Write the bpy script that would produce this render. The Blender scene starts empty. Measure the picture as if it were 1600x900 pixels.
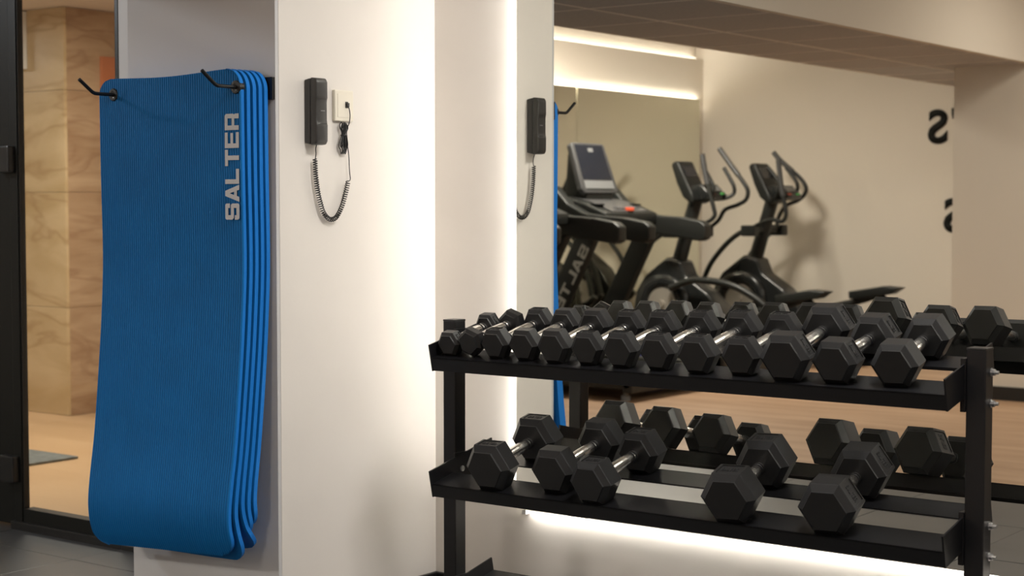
import bpy, bmesh, math, random
from mathutils import Vector, Matrix
random.seed(7)
SC = bpy.context.scene
COL = SC.collection
PI = math.pi

# ------------------------------------------------------------------ camera
cam_d = bpy.data.cameras.new('camera')
cam = bpy.data.objects.new('camera', cam_d); COL.objects.link(cam)
cam.location = (0, 0, 1.2)
cam.rotation_euler = (math.radians(90 - 2.874), 0, math.radians(37.0))
cam_d.sensor_width = 36.0
cam_d.lens = 2550 / 1600 * 36
cam_d.clip_start = 0.05
cam_d.dof.use_dof = True
cam_d.dof.focus_distance = 4.3
cam_d.dof.aperture_fstop = 4.8
SC.camera = cam

# ------------------------------------------------------------------ world, exposure
w = bpy.data.worlds.new('world'); SC.world = w; w.use_nodes = True
w.node_tree.nodes['Background'].inputs[0].default_value = (1.0, 0.9, 0.78, 1)
w.node_tree.nodes['Background'].inputs[1].default_value = 0.02
vs = SC.view_settings
vs.view_transform = 'Standard'; vs.look = 'None'; vs.exposure = 0.0; vs.gamma = 1.0
vs.use_curve_mapping = False

# ------------------------------------------------------------------ ceiling lamps of the rooms; unseen fill added on the -y side
def area(name, loc, size, power, colour, rot=(0, 0, 0), size_y=None, spread=180):
    d = bpy.data.lights.new(name, 'AREA'); d.energy = power; d.color = colour
    d.size = size
    if size_y: d.shape = 'RECTANGLE'; d.size_y = size_y
    d.spread = math.radians(spread)
    o = bpy.data.objects.new(name, d); COL.objects.link(o)
    o.location = loc; o.rotation_euler = rot
    return o
WARM = (1.0, 0.93, 0.84)
NEUT = (1.0, 0.97, 0.93)
area('room_light', (-1.3, 2.9, 2.70), 0.6, 60, NEUT)
area('room_light', (1.4, 2.7, 2.70), 0.6, 38, NEUT)
area('room_light', (0.6, -0.8, 2.70), 0.6, 20, NEUT)
area('room_light', (-2.2, -1.2, 2.70), 0.6, 28, WARM)
area('room_light', (-1.6, -3.6, 2.70), 0.6, 46, WARM)
area('room_light', (-6.0, -1.9, 2.70), 0.5, 135, WARM)
area('room_light', (-6.3, 2.0, 2.55), 0.12, 30, (0.92, 0.96, 1.0), rot=tuple(Vector((2.5, 1.08, -1.05)).to_track_quat('-Z', 'Y').to_euler()))
area('corridor_lamp', (-6.4, 5.0, 2.28), 0.5, 60, WARM)
area('corridor_lamp', (-9.5, 5.2, 2.28), 0.5, 30, WARM)

# ------------------------------------------------------------------ materials
def mat(name, col, rough=0.5, metal=0.0, spec=0.5, bump=None, var=None, emit=None):
    """plain principled, optional fine noise bump (scale, strength, distance) and colour variation (scale, amount)"""
    m = bpy.data.materials.new(name); m.use_nodes = True
    nt = m.node_tree; b = nt.nodes['Principled BSDF']
    b.inputs['Base Color'].default_value = (*col, 1)
    b.inputs['Roughness'].default_value = rough
    b.inputs['Metallic'].default_value = metal
    b.inputs['Specular IOR Level'].default_value = spec
    tc = nt.nodes.new('ShaderNodeTexCoord')
    if var:
        n = nt.nodes.new('ShaderNodeTexNoise'); n.inputs['Scale'].default_value = var[0]
        n.inputs['Detail'].default_value = 4
        nt.links.new(tc.outputs['Object'], n.inputs['Vector'])
        r = nt.nodes.new('ShaderNodeValToRGB')
        a = var[1]
        r.color_ramp.elements[0].position = 0.3; r.color_ramp.elements[1].position = 0.7
        r.color_ramp.elements[0].color = (*[c * (1 - a) for c in col], 1)
        r.color_ramp.elements[1].color = (*[min(1, c * (1 + a)) for c in col], 1)
        nt.links.new(n.outputs['Fac'], r.inputs['Fac'])
        nt.links.new(r.outputs['Color'], b.inputs['Base Color'])
    if bump:
        n = nt.nodes.new('ShaderNodeTexNoise'); n.inputs['Scale'].default_value = bump[0]
        n.inputs['Detail'].default_value = 5
        nt.links.new(tc.outputs['Object'], n.inputs['Vector'])
        bp = nt.nodes.new('ShaderNodeBump'); bp.inputs['Strength'].default_value = bump[1]
        bp.inputs['Distance'].default_value = bump[2]
        nt.links.new(n.outputs['Fac'], bp.inputs['Height'])
        nt.links.new(bp.outputs['Normal'], b.inputs['Normal'])
    if emit:
        b.inputs['Emission Color'].default_value = (*emit[0], 1)
        b.inputs['Emission Strength'].default_value = emit[1]
    return m

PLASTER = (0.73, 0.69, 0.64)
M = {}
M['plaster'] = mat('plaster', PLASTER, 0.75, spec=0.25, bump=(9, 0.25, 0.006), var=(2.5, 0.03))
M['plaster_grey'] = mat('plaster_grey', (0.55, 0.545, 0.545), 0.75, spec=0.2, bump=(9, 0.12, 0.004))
M['plaster_far'] = mat('plaster_far', (0.70, 0.64, 0.56), 0.8, spec=0.2)
M['ceiling'] = mat('ceiling_paint', (0.72, 0.68, 0.62), 0.85, spec=0.2)
M['soffit'] = mat('soffit_tile', (0.43, 0.415, 0.405), 0.75, spec=0.2, var=(60, 0.08))
M['tbar'] = mat('soffit_bar', (0.78, 0.74, 0.68), 0.5)
M['black_trim'] = mat('black_trim', (0.012, 0.012, 0.012), 0.35)
M['frame'] = mat('door_frame', (0.006, 0.0065, 0.0055), 0.42, spec=0.3, bump=(300, 0.05, 0.001))
M['steel'] = mat('powder_coated_steel', (0.006, 0.006, 0.007), 0.38, spec=0.32, bump=(450, 0.10, 0.0006))
M['rubber'] = mat('rubber', (0.0125, 0.0125, 0.0128), 0.40, spec=0.36, bump=(700, 0.18, 0.0006))
M['rubber_letter'] = mat('rubber_letter', (0.012, 0.012, 0.013), 0.5, spec=0.4)
M['chrome'] = mat('chrome', (0.90, 0.89, 0.87), 0.24, metal=1.0)
M['zinc'] = mat('zinc', (0.6, 0.6, 0.6), 0.3, metal=1.0)
M['dark_ring'] = mat('dark_ring', (0.02, 0.02, 0.022), 0.4, metal=0.6)
M['mat_foam'] = mat('mat_foam', (0.003, 0.135, 0.40), 0.6, spec=0.2, var=(8, 0.06))
M['mat_edge'] = mat('mat_edge', (0.008, 0.185, 0.62), 0.65, spec=0.3, bump=(500, 0.3, 0.0008))
M['print'] = mat('grey_print', (0.50, 0.50, 0.51), 0.6)
M['phone'] = mat('phone_plastic', (0.028, 0.027, 0.026), 0.38, spec=0.5)
M['phone_dark'] = mat('phone_groove', (0.008, 0.008, 0.008), 0.5)
M['cord'] = mat('cord_rubber', (0.012, 0.012, 0.012), 0.45)
M['ivory'] = mat('ivory_plastic', (0.72, 0.67, 0.56), 0.35)
M['machine'] = mat('machine_black', (0.011, 0.012, 0.011), 0.42, spec=0.4)
M['machine_gloss'] = mat('machine_gloss', (0.014, 0.015, 0.015), 0.22)
M['machine_grey'] = mat('machine_grey', (0.045, 0.045, 0.046), 0.4)
M['disc'] = mat('flywheel_disc', (0.34, 0.31, 0.27), 0.35, metal=0.4)
M['screen'] = mat('dark_screen', (0.012, 0.014, 0.02), 0.12, spec=0.6)
M['silver'] = mat('silver_plastic', (0.20, 0.205, 0.21), 0.35, metal=0.3)
M['white'] = mat('white_print', (0.75, 0.75, 0.73), 0.5)
M['red'] = mat('red_key', (0.75, 0.10, 0.04), 0.4)
M['green'] = mat('green_key', (0.08, 0.45, 0.10), 0.4)
M['blue_print'] = mat('blue_print', (0.02, 0.04, 0.42), 0.5)
M['letter'] = mat('wall_letter_black', (0.010, 0.011, 0.010), 0.6, spec=0.2)
M['led'] = mat('led_tape', (1, 0.95, 0.86), 0.5, emit=((1.0, 0.965, 0.91), 38.0))
M['led_bottom'] = mat('led_tape_bottom', (1, 0.95, 0.86), 0.5, emit=((1.0, 0.965, 0.91), 32.0))
M['led_far'] = mat('led_tape_far', (1, 0.95, 0.86), 0.5, emit=((1.0, 0.95, 0.87), 90.0))
M['led_cove'] = mat('led_tape_cove', (1, 0.95, 0.86), 0.5, emit=((1.0, 0.95, 0.87), 9.0))
M['corridor_paint'] = mat('corridor_paint', (0.75, 0.68, 0.62), 0.8)
M['corridor_mat'] = mat('entrance_mat', (0.16, 0.17, 0.16), 0.9, var=(40, 0.25))
M['orange'] = mat('terracotta_sign', (0.50, 0.17, 0.07), 0.5)
M['stone_joint'] = mat('stone_joint', (0.34, 0.22, 0.12), 0.7)
M['grey_letter'] = mat('grey_letter', (0.36, 0.35, 0.33), 0.5)
M['grout'] = mat('grout', (0.16, 0.155, 0.15), 0.8)

def mirror_mat(name, col):
    m = bpy.data.materials.new(name); m.use_nodes = True
    b = m.node_tree.nodes['Principled BSDF']
    b.inputs['Base Color'].default_value = (*col, 1); b.inputs['Metallic'].default_value = 1.0
    b.inputs['Roughness'].default_value = 0.0
    return m
M['mirror'] = mirror_mat('mirror_silver', (0.85, 0.85, 0.795))
M['mirror_far'] = mirror_mat('mirror_silver_far', (0.80, 0.80, 0.70))

def glass_mat():
    m = bpy.data.materials.new('clear_glass'); m.use_nodes = True
    nt = m.node_tree; nt.nodes.clear()
    out = nt.nodes.new('ShaderNodeOutputMaterial')
    t = nt.nodes.new('ShaderNodeBsdfTransparent'); t.inputs[0].default_value = (0.95, 0.96, 0.94, 1)
    g = nt.nodes.new('ShaderNodeBsdfGlossy'); g.inputs['Roughness'].default_value = 0.0
    lw = nt.nodes.new('ShaderNodeLayerWeight'); lw.inputs[0].default_value = 0.5
    pw = nt.nodes.new('ShaderNodeMath'); pw.operation = 'POWER'; pw.inputs[1].default_value = 5.0
    ma = nt.nodes.new('ShaderNodeMath'); ma.operation = 'MULTIPLY_ADD'; ma.inputs[1].default_value = 0.9; ma.inputs[2].default_value = 0.03
    mx = nt.nodes.new('ShaderNodeMixShader')
    nt.links.new(lw.outputs['Facing'], pw.inputs[0]); nt.links.new(pw.outputs[0], ma.inputs[0])
    nt.links.new(ma.outputs[0], mx.inputs[0]); nt.links.new(t.outputs[0], mx.inputs[1]); nt.links.new(g.outputs[0], mx.inputs[2])
    nt.links.new(mx.outputs[0], out.inputs[0])
    return m
M['glass'] = glass_mat()

def streak_mat(name, c0, c1, scale, stretch, rough=0.4, detail=6, dist=0.6, p0=0.3, p1=0.72, c2=None):
    """noise stretched along one axis: wood grain, marble beds, slate clouds"""
    m = bpy.data.materials.new(name); m.use_nodes = True
    nt = m.node_tree; b = nt.nodes['Principled BSDF']; b.inputs['Roughness'].default_value = rough
    tc = nt.nodes.new('ShaderNodeTexCoord'); mp = nt.nodes.new('ShaderNodeMapping')
    mp.inputs['Scale'].default_value = stretch
    n = nt.nodes.new('ShaderNodeTexNoise'); n.inputs['Scale'].default_value = scale; n.inputs['Detail'].default_value = detail
    n.inputs['Distortion'].default_value = dist
    r = nt.nodes.new('ShaderNodeValToRGB')
    r.color_ramp.elements[0].position = p0; r.color_ramp.elements[0].color = (*c0, 1)
    r.color_ramp.elements[1].position = p1; r.color_ramp.elements[1].color = (*c1, 1)
    if c2:
        e = r.color_ramp.elements.new((p0 + p1) / 2); e.color = (*c2, 1)
    nt.links.new(tc.outputs['Object'], mp.inputs['Vector']); nt.links.new(mp.outputs['Vector'], n.inputs['Vector'])
    nt.links.new(n.outputs['Fac'], r.inputs['Fac']); nt.links.new(r.outputs['Color'], b.inputs['Base Color'])
    return m
M['wood_floor'] = streak_mat('wood_floor', (0.25, 0.145, 0.08), (0.41, 0.265, 0.165), 2.4, (0.5, 4.0, 1), 0.42)
M['corridor_floor'] = streak_mat('corridor_floor', (0.52, 0.33, 0.175), (0.60, 0.40, 0.225), 1.6, (0.6, 3.0, 1), 0.4)
M['slate'] = streak_mat('slate_tile', (0.034, 0.037, 0.040), (0.060, 0.063, 0.066), 2.2, (1, 1.6, 1), 0.38, p0=0.25, p1=0.8)
def stone_mat(name, c0, c1, vein, scale, stretch, vscale):
    m = streak_mat(name, c0, c1, scale, stretch, 0.32, detail=8, dist=1.1, p0=0.30, p1=0.66)
    nt = m.node_tree; b = nt.nodes['Principled BSDF']; base = b.inputs['Base Color'].links[0].from_socket
    tc = nt.nodes.new('ShaderNodeTexCoord'); mp = nt.nodes.new('ShaderNodeMapping'); mp.inputs['Scale'].default_value = (1, 1, 2.6)
    mp.inputs['Rotation'].default_value = (0.15, 0.12, 0)
    n = nt.nodes.new('ShaderNodeTexNoise'); n.inputs['Scale'].default_value = vscale; n.inputs['Detail'].default_value = 3; n.inputs['Distortion'].default_value = 0.7
    r = nt.nodes.new('ShaderNodeValToRGB'); cr = r.color_ramp
    cr.elements[0].position = 0.455; cr.elements[0].color = (0, 0, 0, 1); cr.elements[1].position = 0.545; cr.elements[1].color = (0, 0, 0, 1)
    e = cr.elements.new(0.5); e.color = (0.48, 0.48, 0.48, 1)
    mx = nt.nodes.new('ShaderNodeMixRGB'); mx.inputs[2].default_value = (*vein, 1)
    nt.links.new(tc.outputs['Object'], mp.inputs[0]); nt.links.new(mp.outputs[0], n.inputs['Vector']); nt.links.new(n.outputs['Fac'], r.inputs[0])
    nt.links.new(r.outputs[0], mx.inputs[0]); nt.links.new(base, mx.inputs[1]); nt.links.new(mx.outputs[0], b.inputs['Base Color'])
    return m
M['marble'] = stone_mat('veined_stone_front', (0.52, 0.37, 0.19), (0.68, 0.52, 0.31), (0.36, 0.21, 0.09), 1.6, (1.0, 1.0, 2.4), 1.3)
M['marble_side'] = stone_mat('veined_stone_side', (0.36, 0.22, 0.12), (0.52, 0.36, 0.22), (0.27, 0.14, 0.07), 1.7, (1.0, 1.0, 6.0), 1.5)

# ------------------------------------------------------------------ mesh helpers
class MB:
    """collects shapes and links them as ONE mesh object"""
    def __init__(s): s.v = []; s.f = []; s.sm = []
    def add(s, vs_, fs_, smooth=False):
        o = len(s.v); s.v += [tuple(v) for v in vs_]
        for f in fs_: s.f.append(tuple(i + o for i in f)); s.sm.append(smooth)
        return s
    def box(s, a, b):
        x0, y0, z0 = a; x1, y1, z1 = b
        return s.add([(x0, y0, z0), (x1, y0, z0), (x1, y1, z0), (x0, y1, z0), (x0, y0, z1), (x1, y0, z1), (x1, y1, z1), (x0, y1, z1)],
                     [(3, 2, 1, 0), (4, 5, 6, 7), (0, 1, 5, 4), (1, 2, 6, 5), (2, 3, 7, 6), (3, 0, 4, 7)])
    def cbox(s, a, b, c=0.004):
        """box with chamfered edges"""
        bm = bmesh.new(); t = MB().box(a, b)
        vv = [bm.verts.new(v) for v in t.v]
        for f in t.f: bm.faces.new([vv[i] for i in f])
        bmesh.ops.bevel(bm, geom=bm.edges[:], offset=c, segments=2, affect='EDGES', profile=0.6)
        bm.verts.index_update()
        s.add([v.co[:] for v in bm.verts], [[v.index for v in f.verts] for f in bm.faces], False); bm.free()
        return s
    def prism(s, poly, a, b, axis='y', bev=0.0, seg=2):
        """polygon (2D) pushed along an axis from a to b; poly coords are the other two axes in xyz order"""
        def P(p, t):
            if axis == 'y': return (p[0], t, p[1])
            if axis == 'x': return (t, p[0], p[1])
            return (p[0], p[1], t)
        n = len(poly)
        V = [P(p, a) for p in poly] + [P(p, b) for p in poly]
        F = [tuple(range(n)), tuple(range(2 * n - 1, n - 1, -1))] + [((i + 1) % n, i, n + i, n + (i + 1) % n) for i in range(n)]
        bm = bmesh.new(); vv = [bm.verts.new(v) for v in V]
        for f in F: bm.faces.new([vv[i] for i in f])
        bmesh.ops.recalc_face_normals(bm, faces=bm.faces[:])
        if bev: bmesh.ops.bevel(bm, geom=bm.edges[:], offset=bev, segments=seg, affect='EDGES', profile=0.6)
        bm.verts.index_update()
        s.add([v.co[:] for v in bm.verts], [[v.index for v in f.verts] for f in bm.faces], bool(bev)); bm.free()
        return s
    def tube(s, pts, r, n=10, cap=True):
        pts = [Vector(p) for p in pts]; m = len(pts)
        rr = r if isinstance(r, (list, tuple)) else [r] * m
        V = []; up = None
        for i, p in enumerate(pts):
            d = (pts[min(i + 1, m - 1)] - pts[max(i - 1, 0)]).normalized()
            if up is None:
                up = Vector((0, 0, 1)) if abs(d.z) < 0.9 else Vector((0, 1, 0))
            a = d.cross(up)
            if a.length < 1e-5: a = d.cross(Vector((0.31, 0.7, 0.2)))
            a.normalize(); b = a.cross(d).normalized(); up = b
            for k in range(n):
                t = 2 * PI * k / n
                V.append(p + (a * math.cos(t) + b * math.sin(t)) * rr[i])
        F = []
        for i in range(m - 1):
            for k in range(n):
                F.append((i * n + k, i * n + (k + 1) % n, (i + 1) * n + (k + 1) % n, (i + 1) * n + k))
        s.add(V, F, True)
        if cap:
            s.add(V[:n], [tuple(range(n))[::-1]]); s.add(V[-n:], [tuple(range(n))])
        return s
    def lathe(s, prof, c, axis='y', n=32):
        """profile [(along, radius)] turned about an axis through c"""
        V = []; F = []
        for (t, r) in prof:
            for k in range(n):
                a = 2 * PI * k / n; u, v = r * math.cos(a), r * math.sin(a)
                if axis == 'y': V.append((c[0] + u, c[1] + t, c[2] + v))
                elif axis == 'x': V.append((c[0] + t, c[1] + u, c[2] + v))
                else: V.append((c[0] + u, c[1] + v, c[2] + t))
        for i in range(len(prof) - 1):
            for k in range(n):
                F.append((i * n + k, (i + 1) * n + k, (i + 1) * n + (k + 1) % n, i * n + (k + 1) % n))
        F.append(tuple(range(n))); F.append(tuple(range((len(prof) - 1) * n, len(prof) * n))[::-1])
        return s.add(V, F, False)
    def build(s, name, m, parent=None, smooth=None, fix=True):
        me = bpy.data.meshes.new(name); me.from_pydata(s.v, [], s.f)
        if fix:
            bm = bmesh.new(); bm.from_mesh(me); bmesh.ops.recalc_face_normals(bm, faces=bm.faces[:]); bm.to_mesh(me); bm.free()
        for p, q in zip(me.polygons, s.sm): p.use_smooth = q if smooth is None else smooth
        mm = M[m] if isinstance(m, str) else m
        me.materials.append(mm); me.update()
        o = bpy.data.objects.new(name, me); COL.objects.link(o)
        if parent is not None: o.parent = parent
        return o

def spline(P, k=6):
    """smooth polyline through points (Catmull-Rom)"""
    P = [Vector(p) for p in P]; out = []
    for i in range(len(P) - 1):
        p0, p1, p2, p3 = P[max(i - 1, 0)], P[i], P[i + 1], P[min(i + 2, len(P) - 1)]
        for j in range(k):
            t = j / k
            out.append(0.5 * ((2 * p1) + (p2 - p0) * t + (2 * p0 - 5 * p1 + 4 * p2 - p3) * t * t + (3 * p1 - p0 - 3 * p2 + p3) * t ** 3))
    out.append(P[-1]); return out

def tag(o, label, cat, group=None):
    o['label'] = label; o['category'] = cat
    if group: o['group'] = group
    return o
def struct(o, label=None):
    o['kind'] = 'structure'
    if label: o['label'] = label
    return o
def thing(name, loc, label, cat, group=None, rot=None):
    o = bpy.data.objects.new(name, None); o.empty_display_size = 0.1; COL.objects.link(o)
    o.location = loc
    if rot is not None: o.rotation_euler = rot
    return tag(o, label, cat, group)

# block lettering: each glyph is a list of quads on a 1 x 1 cell
GLYPH = {
    'S': [[(0.08, 0), (0.92, 0), (1, 0.08), (1, 0.2), (0, 0.2), (0, 0.1)], [(0.72, 0.2), (1, 0.2), (1, 0.5), (0.92, 0.6), (0.72, 0.6)],
          [(0.1, 0.4), (0.72, 0.4), (0.72, 0.6), (0, 0.6), (0, 0.5)], [(0, 0.6), (0.28, 0.6), (0.28, 0.8), (0, 0.8)],
          [(0, 0.8), (1, 0.8), (1, 0.92), (0.92, 1), (0.08, 1), (0, 0.92)], [(0.72, 0.68), (1, 0.68), (1, 0.8), (0.72, 0.8)],
          [(0, 0.2), (0.28, 0.2), (0.28, 0.32), (0, 0.32)]],
    'A': [[(0, 0), (0.3, 0), (0.52, 0.68), (0.52, 1), (0.36, 1)], [(0.74, 0), (1.04, 0), (0.68, 1), (0.52, 1), (0.52, 0.68)], [(0.355, 0.17), (0.685, 0.17), (0.6235, 0.36), (0.4165, 0.36)]],
    'L': [[(0, 0), (0.28, 0), (0.28, 1), (0, 1)], [(0.28, 0), (0.92, 0), (0.92, 0.21), (0.28, 0.21)]],
    'T': [[(0.36, 0), (0.64, 0), (0.64, 0.79), (0.36, 0.79)], [(0, 0.79), (1, 0.79), (1, 1), (0, 1)]],
    'E': [[(0, 0), (0.28, 0), (0.28, 1), (0, 1)], [(0.28, 0), (0.96, 0), (0.96, 0.2), (0.28, 0.2)], [(0.28, 0.41), (0.92, 0.41), (0.92, 0.59), (0.28, 0.59)],
          [(0.28, 0.8), (0.96, 0.8), (0.96, 1), (0.28, 1)]],
    'R': [[(0, 0), (0.28, 0), (0.28, 1), (0, 1)], [(0.28, 0.8), (1, 0.8), (1, 0.9), (0.9, 1), (0.28, 1)], [(0.72, 0.5), (1, 0.5), (1, 0.8), (0.72, 0.8)],
          [(0.28, 0.32), (0.94, 0.32), (1, 0.40), (1, 0.5), (0.28, 0.5)], [(0.7, 0), (1, 0), (1, 0.26), (0.94, 0.32), (0.7, 0.32)]],
}
def word(mb, text, origin, ux, uy, un, w_, h_, depth, gap=0.14):
    """raised block word; ux = reading direction, uy = letter up, un = outward"""
    o = Vector(origin); ux, uy, un = Vector(ux), Vector(uy), Vector(un)
    step = w_ / (len(text) + (len(text) - 1) * gap)
    for i, ch in enumerate(text):
        for poly in GLYPH[ch]:
            base = [o + ux * ((i * (1 + gap) + p[0]) * step) + uy * (p[1] * h_) for p in poly]
            top = [p + un * depth for p in base]; n = len(poly)
            mb.add(base + top, [tuple(range(n, 2 * n))] + [(j, (j + 1) % n, n + (j + 1) % n, n + j) for j in range(n)])

# ================================================================== SETTING
YW, YM = 3.855, 3.83            # plaster wall and mirror face beside the rack
FLOOR_SPLIT = 0.80

fl = struct(MB().box((-7.8, -5.2, -0.14), (3.7, 4.0, -0.02)).build('floor', 'grout'), 'grey stone tile floor turning to wood boards beyond the rack')
tile_me = None
x = -7.5
tw = 0.60
for i in range(19):
    for j in range(6):
        x0 = -7.50 + i * tw; y1 = 4.09 - j * tw; y0 = y1 - tw
        y1 = min(y1, YW); y0 = max(y0, FLOOR_SPLIT)
        if y1 - y0 < 0.05: continue
        x1 = min(x0 + tw, 3.6)
        dz = random.uniform(-0.0006, 0.0006)
        MB().cbox((x0 + 0.0015, y0 + 0.0015, -0.02), (x1 - 0.0015, y1 - 0.0015, dz), 0.0012).build('floor_tile', 'slate', fl)
MB().box((-7.6, -5.1, -0.02), (3.6, FLOOR_SPLIT - 0.004, 0.0)).build('wood_boards', 'wood_floor', fl)['label'] = 'warm brown wood floor'

# back wall, pillar beside it
struct(MB().box((-3.4, YW, -0.1), (3.6, YW + 0.15, 2.8)).build('wall_back', 'plaster'), 'cream plaster wall behind the dumbbell rack')
pil = struct(MB().box((-3.81, 3.19, -0.1), (-3.2, YW + 0.05, 2.8)).build('wall_pillar', 'plaster'), 'cream pillar with a telephone on its side')
MB().box((-3.81, 3.178, -0.1), (-3.2015, 3.192, 2.8)).build('shaded_face', 'plaster_grey', pil)['label'] = 'front face of the pillar, greyed to carry its shade'  # same plaster as the side; its dimmer, cooler light is put into the grey
# wall piece behind the pillar at the glazing
YG = 3.70
wg = MB()
wg.box((-4.484, YG, -0.1), (-3.75, YG + 0.12, 2.8)); wg.box((-7.6, YG, 2.42), (-4.484, YG + 0.12, 2.8))
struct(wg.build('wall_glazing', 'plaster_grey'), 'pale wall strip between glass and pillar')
# far walls (seen in the mirror)
struct(MB().box((-7.65, -5.15, -0.1), (-7.5, 3.85, 2.8)).build('wall_left', 'plaster_far'))
struct(MB().box((-7.65, -5.16, -0.1), (3.6, -5.01, 2.8)).build('wall_front', 'plaster_far'), 'beige wall with black letters behind the cross trainers')
struct(MB().box((3.5, -5.1, -0.1), (3.65, 4.0, 2.8)).build('wall_right', 'plaster_far'))
struct(MB().box((-7.65, -5.15, 2.75), (3.65, 4.0, 2.9)).build('ceiling', 'ceiling'))
struct(MB().box((-3.962, -2.75, -0.1), (-3.30, -2.19, 2.76)).build('wall_pillar_far', 'plaster_far'), 'beige pillar seen at the right of the mirror')
bb = MB(); bb.box((-3.972, -2.76, 0), (-3.29, -2.178, 0.085))
struct(bb.build('baseboard_pillar', 'black_trim'))
struct(MB().cbox((-3.2, 3.18, 0), (-3.186, YW, 0.072), 0.003).build('baseboard_left', 'black_trim'))
struct(MB().cbox((-3.2, YW - 0.014, 0), (3.4, YW, 0.072), 0.003).build('baseboard_back', 'black_trim'))
struct(MB().box((-7.5, -5.01, 0), (3.4, -4.995, 0.085)).build('baseboard_front', 'black_trim'))

# dropped soffit with tiles; its upright fascia faces the room
sf = MB()
sf.box((-4.60, -5.01, 2.0755), (-3.48, 3.17, 2.10)); sf.box((-3.50, -5.01, 2.062), (-3.46, 3.17, 2.76)); sf.box((-4.62, -5.01, 2.07), (-4.58, 3.17, 2.22))
soff = struct(sf.build('ceiling_soffit', 'plaster_far'), 'beige bulkhead with a dark tiled underside')
ys = [1.70 - 0.6 * k for k in range(-2, 12)]
for k in range(len(ys)):
    y1 = ys[k]; y0 = max(y1 - 0.6, -5.0)
    if y1 - y0 < .1: continue
    for (xa, xb) in ((-4.58, -4.07), (-4.07, -3.50)):
        d = random.uniform(0, 0.002)
        MB().box((xa + 0.009, y0 + 0.006, 2.066 - d), (xb - 0.009, y1 - 0.006, 2.076)).build('soffit_tile', 'soffit', soff)
tb = MB()
tb.box((-4.078, -5.0, 2.0625), (-4.062, 2.9, 2.076))
for y in ys: tb.box((-4.58, y - 0.006, 2.0630), (-3.50, y + 0.006, 2.076))
tb.build('grid_bars', 'tbar', soff)

# band above the far mirror with its cove
cb = MB(); cb.box((-7.5, -5.01, 0.2), (-7.42, 3.69, 2.50))
band = struct(cb.build('trim_1', 'plaster_far'), 'plaster band with a light cove on top')
MB().box((-7.475, -4.95, 2.502), (-7.455, 0.2, 2.508)).build('led_strip', 'led_cove', band)

# ------------------------------------------------------------------ glazing, door, corridor
win = struct(MB().box((-5.058, YG + 0.014, 0.08), (-4.502, YG + 0.020, 2.36)).build('window_1', 'glass'), 'tall clear glass pane to the corridor')
def part(name, m, parent, *boxes, c=0.003):
    mb = MB()
    for a, b in boxes: mb.cbox(a, b, c)
    return mb.build(name, m, parent)
part('frame_post', 'frame', win, ((-5.108, YG, 0.0), (-5.062, YG + 0.032, 2.42)))
part('glazing_bead', 'black_trim', win, ((-5.062, YG + 0.006, 0.0), (-5.058, YG + 0.030, 2.42)), c=0.001)
part('frame_post', 'frame', win, ((-4.504, YG - 0.002, 0.0), (-4.484, YG + 0.05, 2.42)))
part('bottom_rail', 'frame', win, ((-5.062, YG + 0.004, 0.028), (-4.49, YG + 0.052, 0.080)))
part('top_rail', 'frame', win, ((-5.062, YG + 0.004, 2.35), (-4.49, YG + 0.052, 2.42)))
part('sill_stone', 'black_trim', win, ((-5.12, YG - 0.010, -0.004), (-4.49, YG + 0.09, 0.03)))
part('sill_stone', 'black_trim', win, ((-4.488, YG - 0.012, -0.004), (-3.83, YG + 0.09, 0.018)))
dr = struct(MB().box((-6.02, YG + 0.045, 0.13), (-5.20, YG + 0.053, 2.30)).build('door_1', 'glass'), 'black framed glass door at the left edge')
part('stile', 'frame', dr, ((-5.235, YG + 0.012, 0.012), (-5.116, YG + 0.075, 2.40)))
part('stile', 'frame', dr, ((-6.10, YG + 0.012, 0.012), (-6.0, YG + 0.075, 2.40)))
part('rail', 'frame', dr, ((-6.0, YG + 0.012, 0.012), (-5.235, YG + 0.075, 0.14)))
part('rail', 'frame', dr, ((-6.0, YG + 0.012, 2.28), (-5.235, YG + 0.075, 2.40)))
for zc in (1.372, 0.226, 2.15):
    part('hinge', 'black_trim', dr, ((-5.165, YG - 0.03, zc - 0.049), (-5.075, YG + 0.012, zc + 0.049)), c=0.006)
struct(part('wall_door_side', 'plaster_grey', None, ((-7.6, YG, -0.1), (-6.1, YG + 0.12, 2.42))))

struct(MB().box((-12.0, YG + 0.12, -0.1), (-3.4, 10.0, -0.001)).build('floor_corridor', 'corridor_floor'), 'tan corridor floor beyond the glass')
struct(MB().box((-12.0, YG + 0.12, 2.33), (-3.4, 10.0, 2.45)).build('ceiling_corridor', 'corridor_paint'))
struct(MB().box((-12.1, YG, -0.1), (-12.0, 10.0, 2.45)).build('wall_corridor_left', 'corridor_paint'))
struct(MB().box((-12.0, 9.9, -0.1), (-3.4, 10.0, 2.45)).build('wall_corridor_back', 'corridor_paint'))
struct(MB().box((-3.8, YW + 0.16, -0.1), (-3.4, 9.9, 2.45)).build('wall_corridor_right', 'corridor_paint'))
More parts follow.
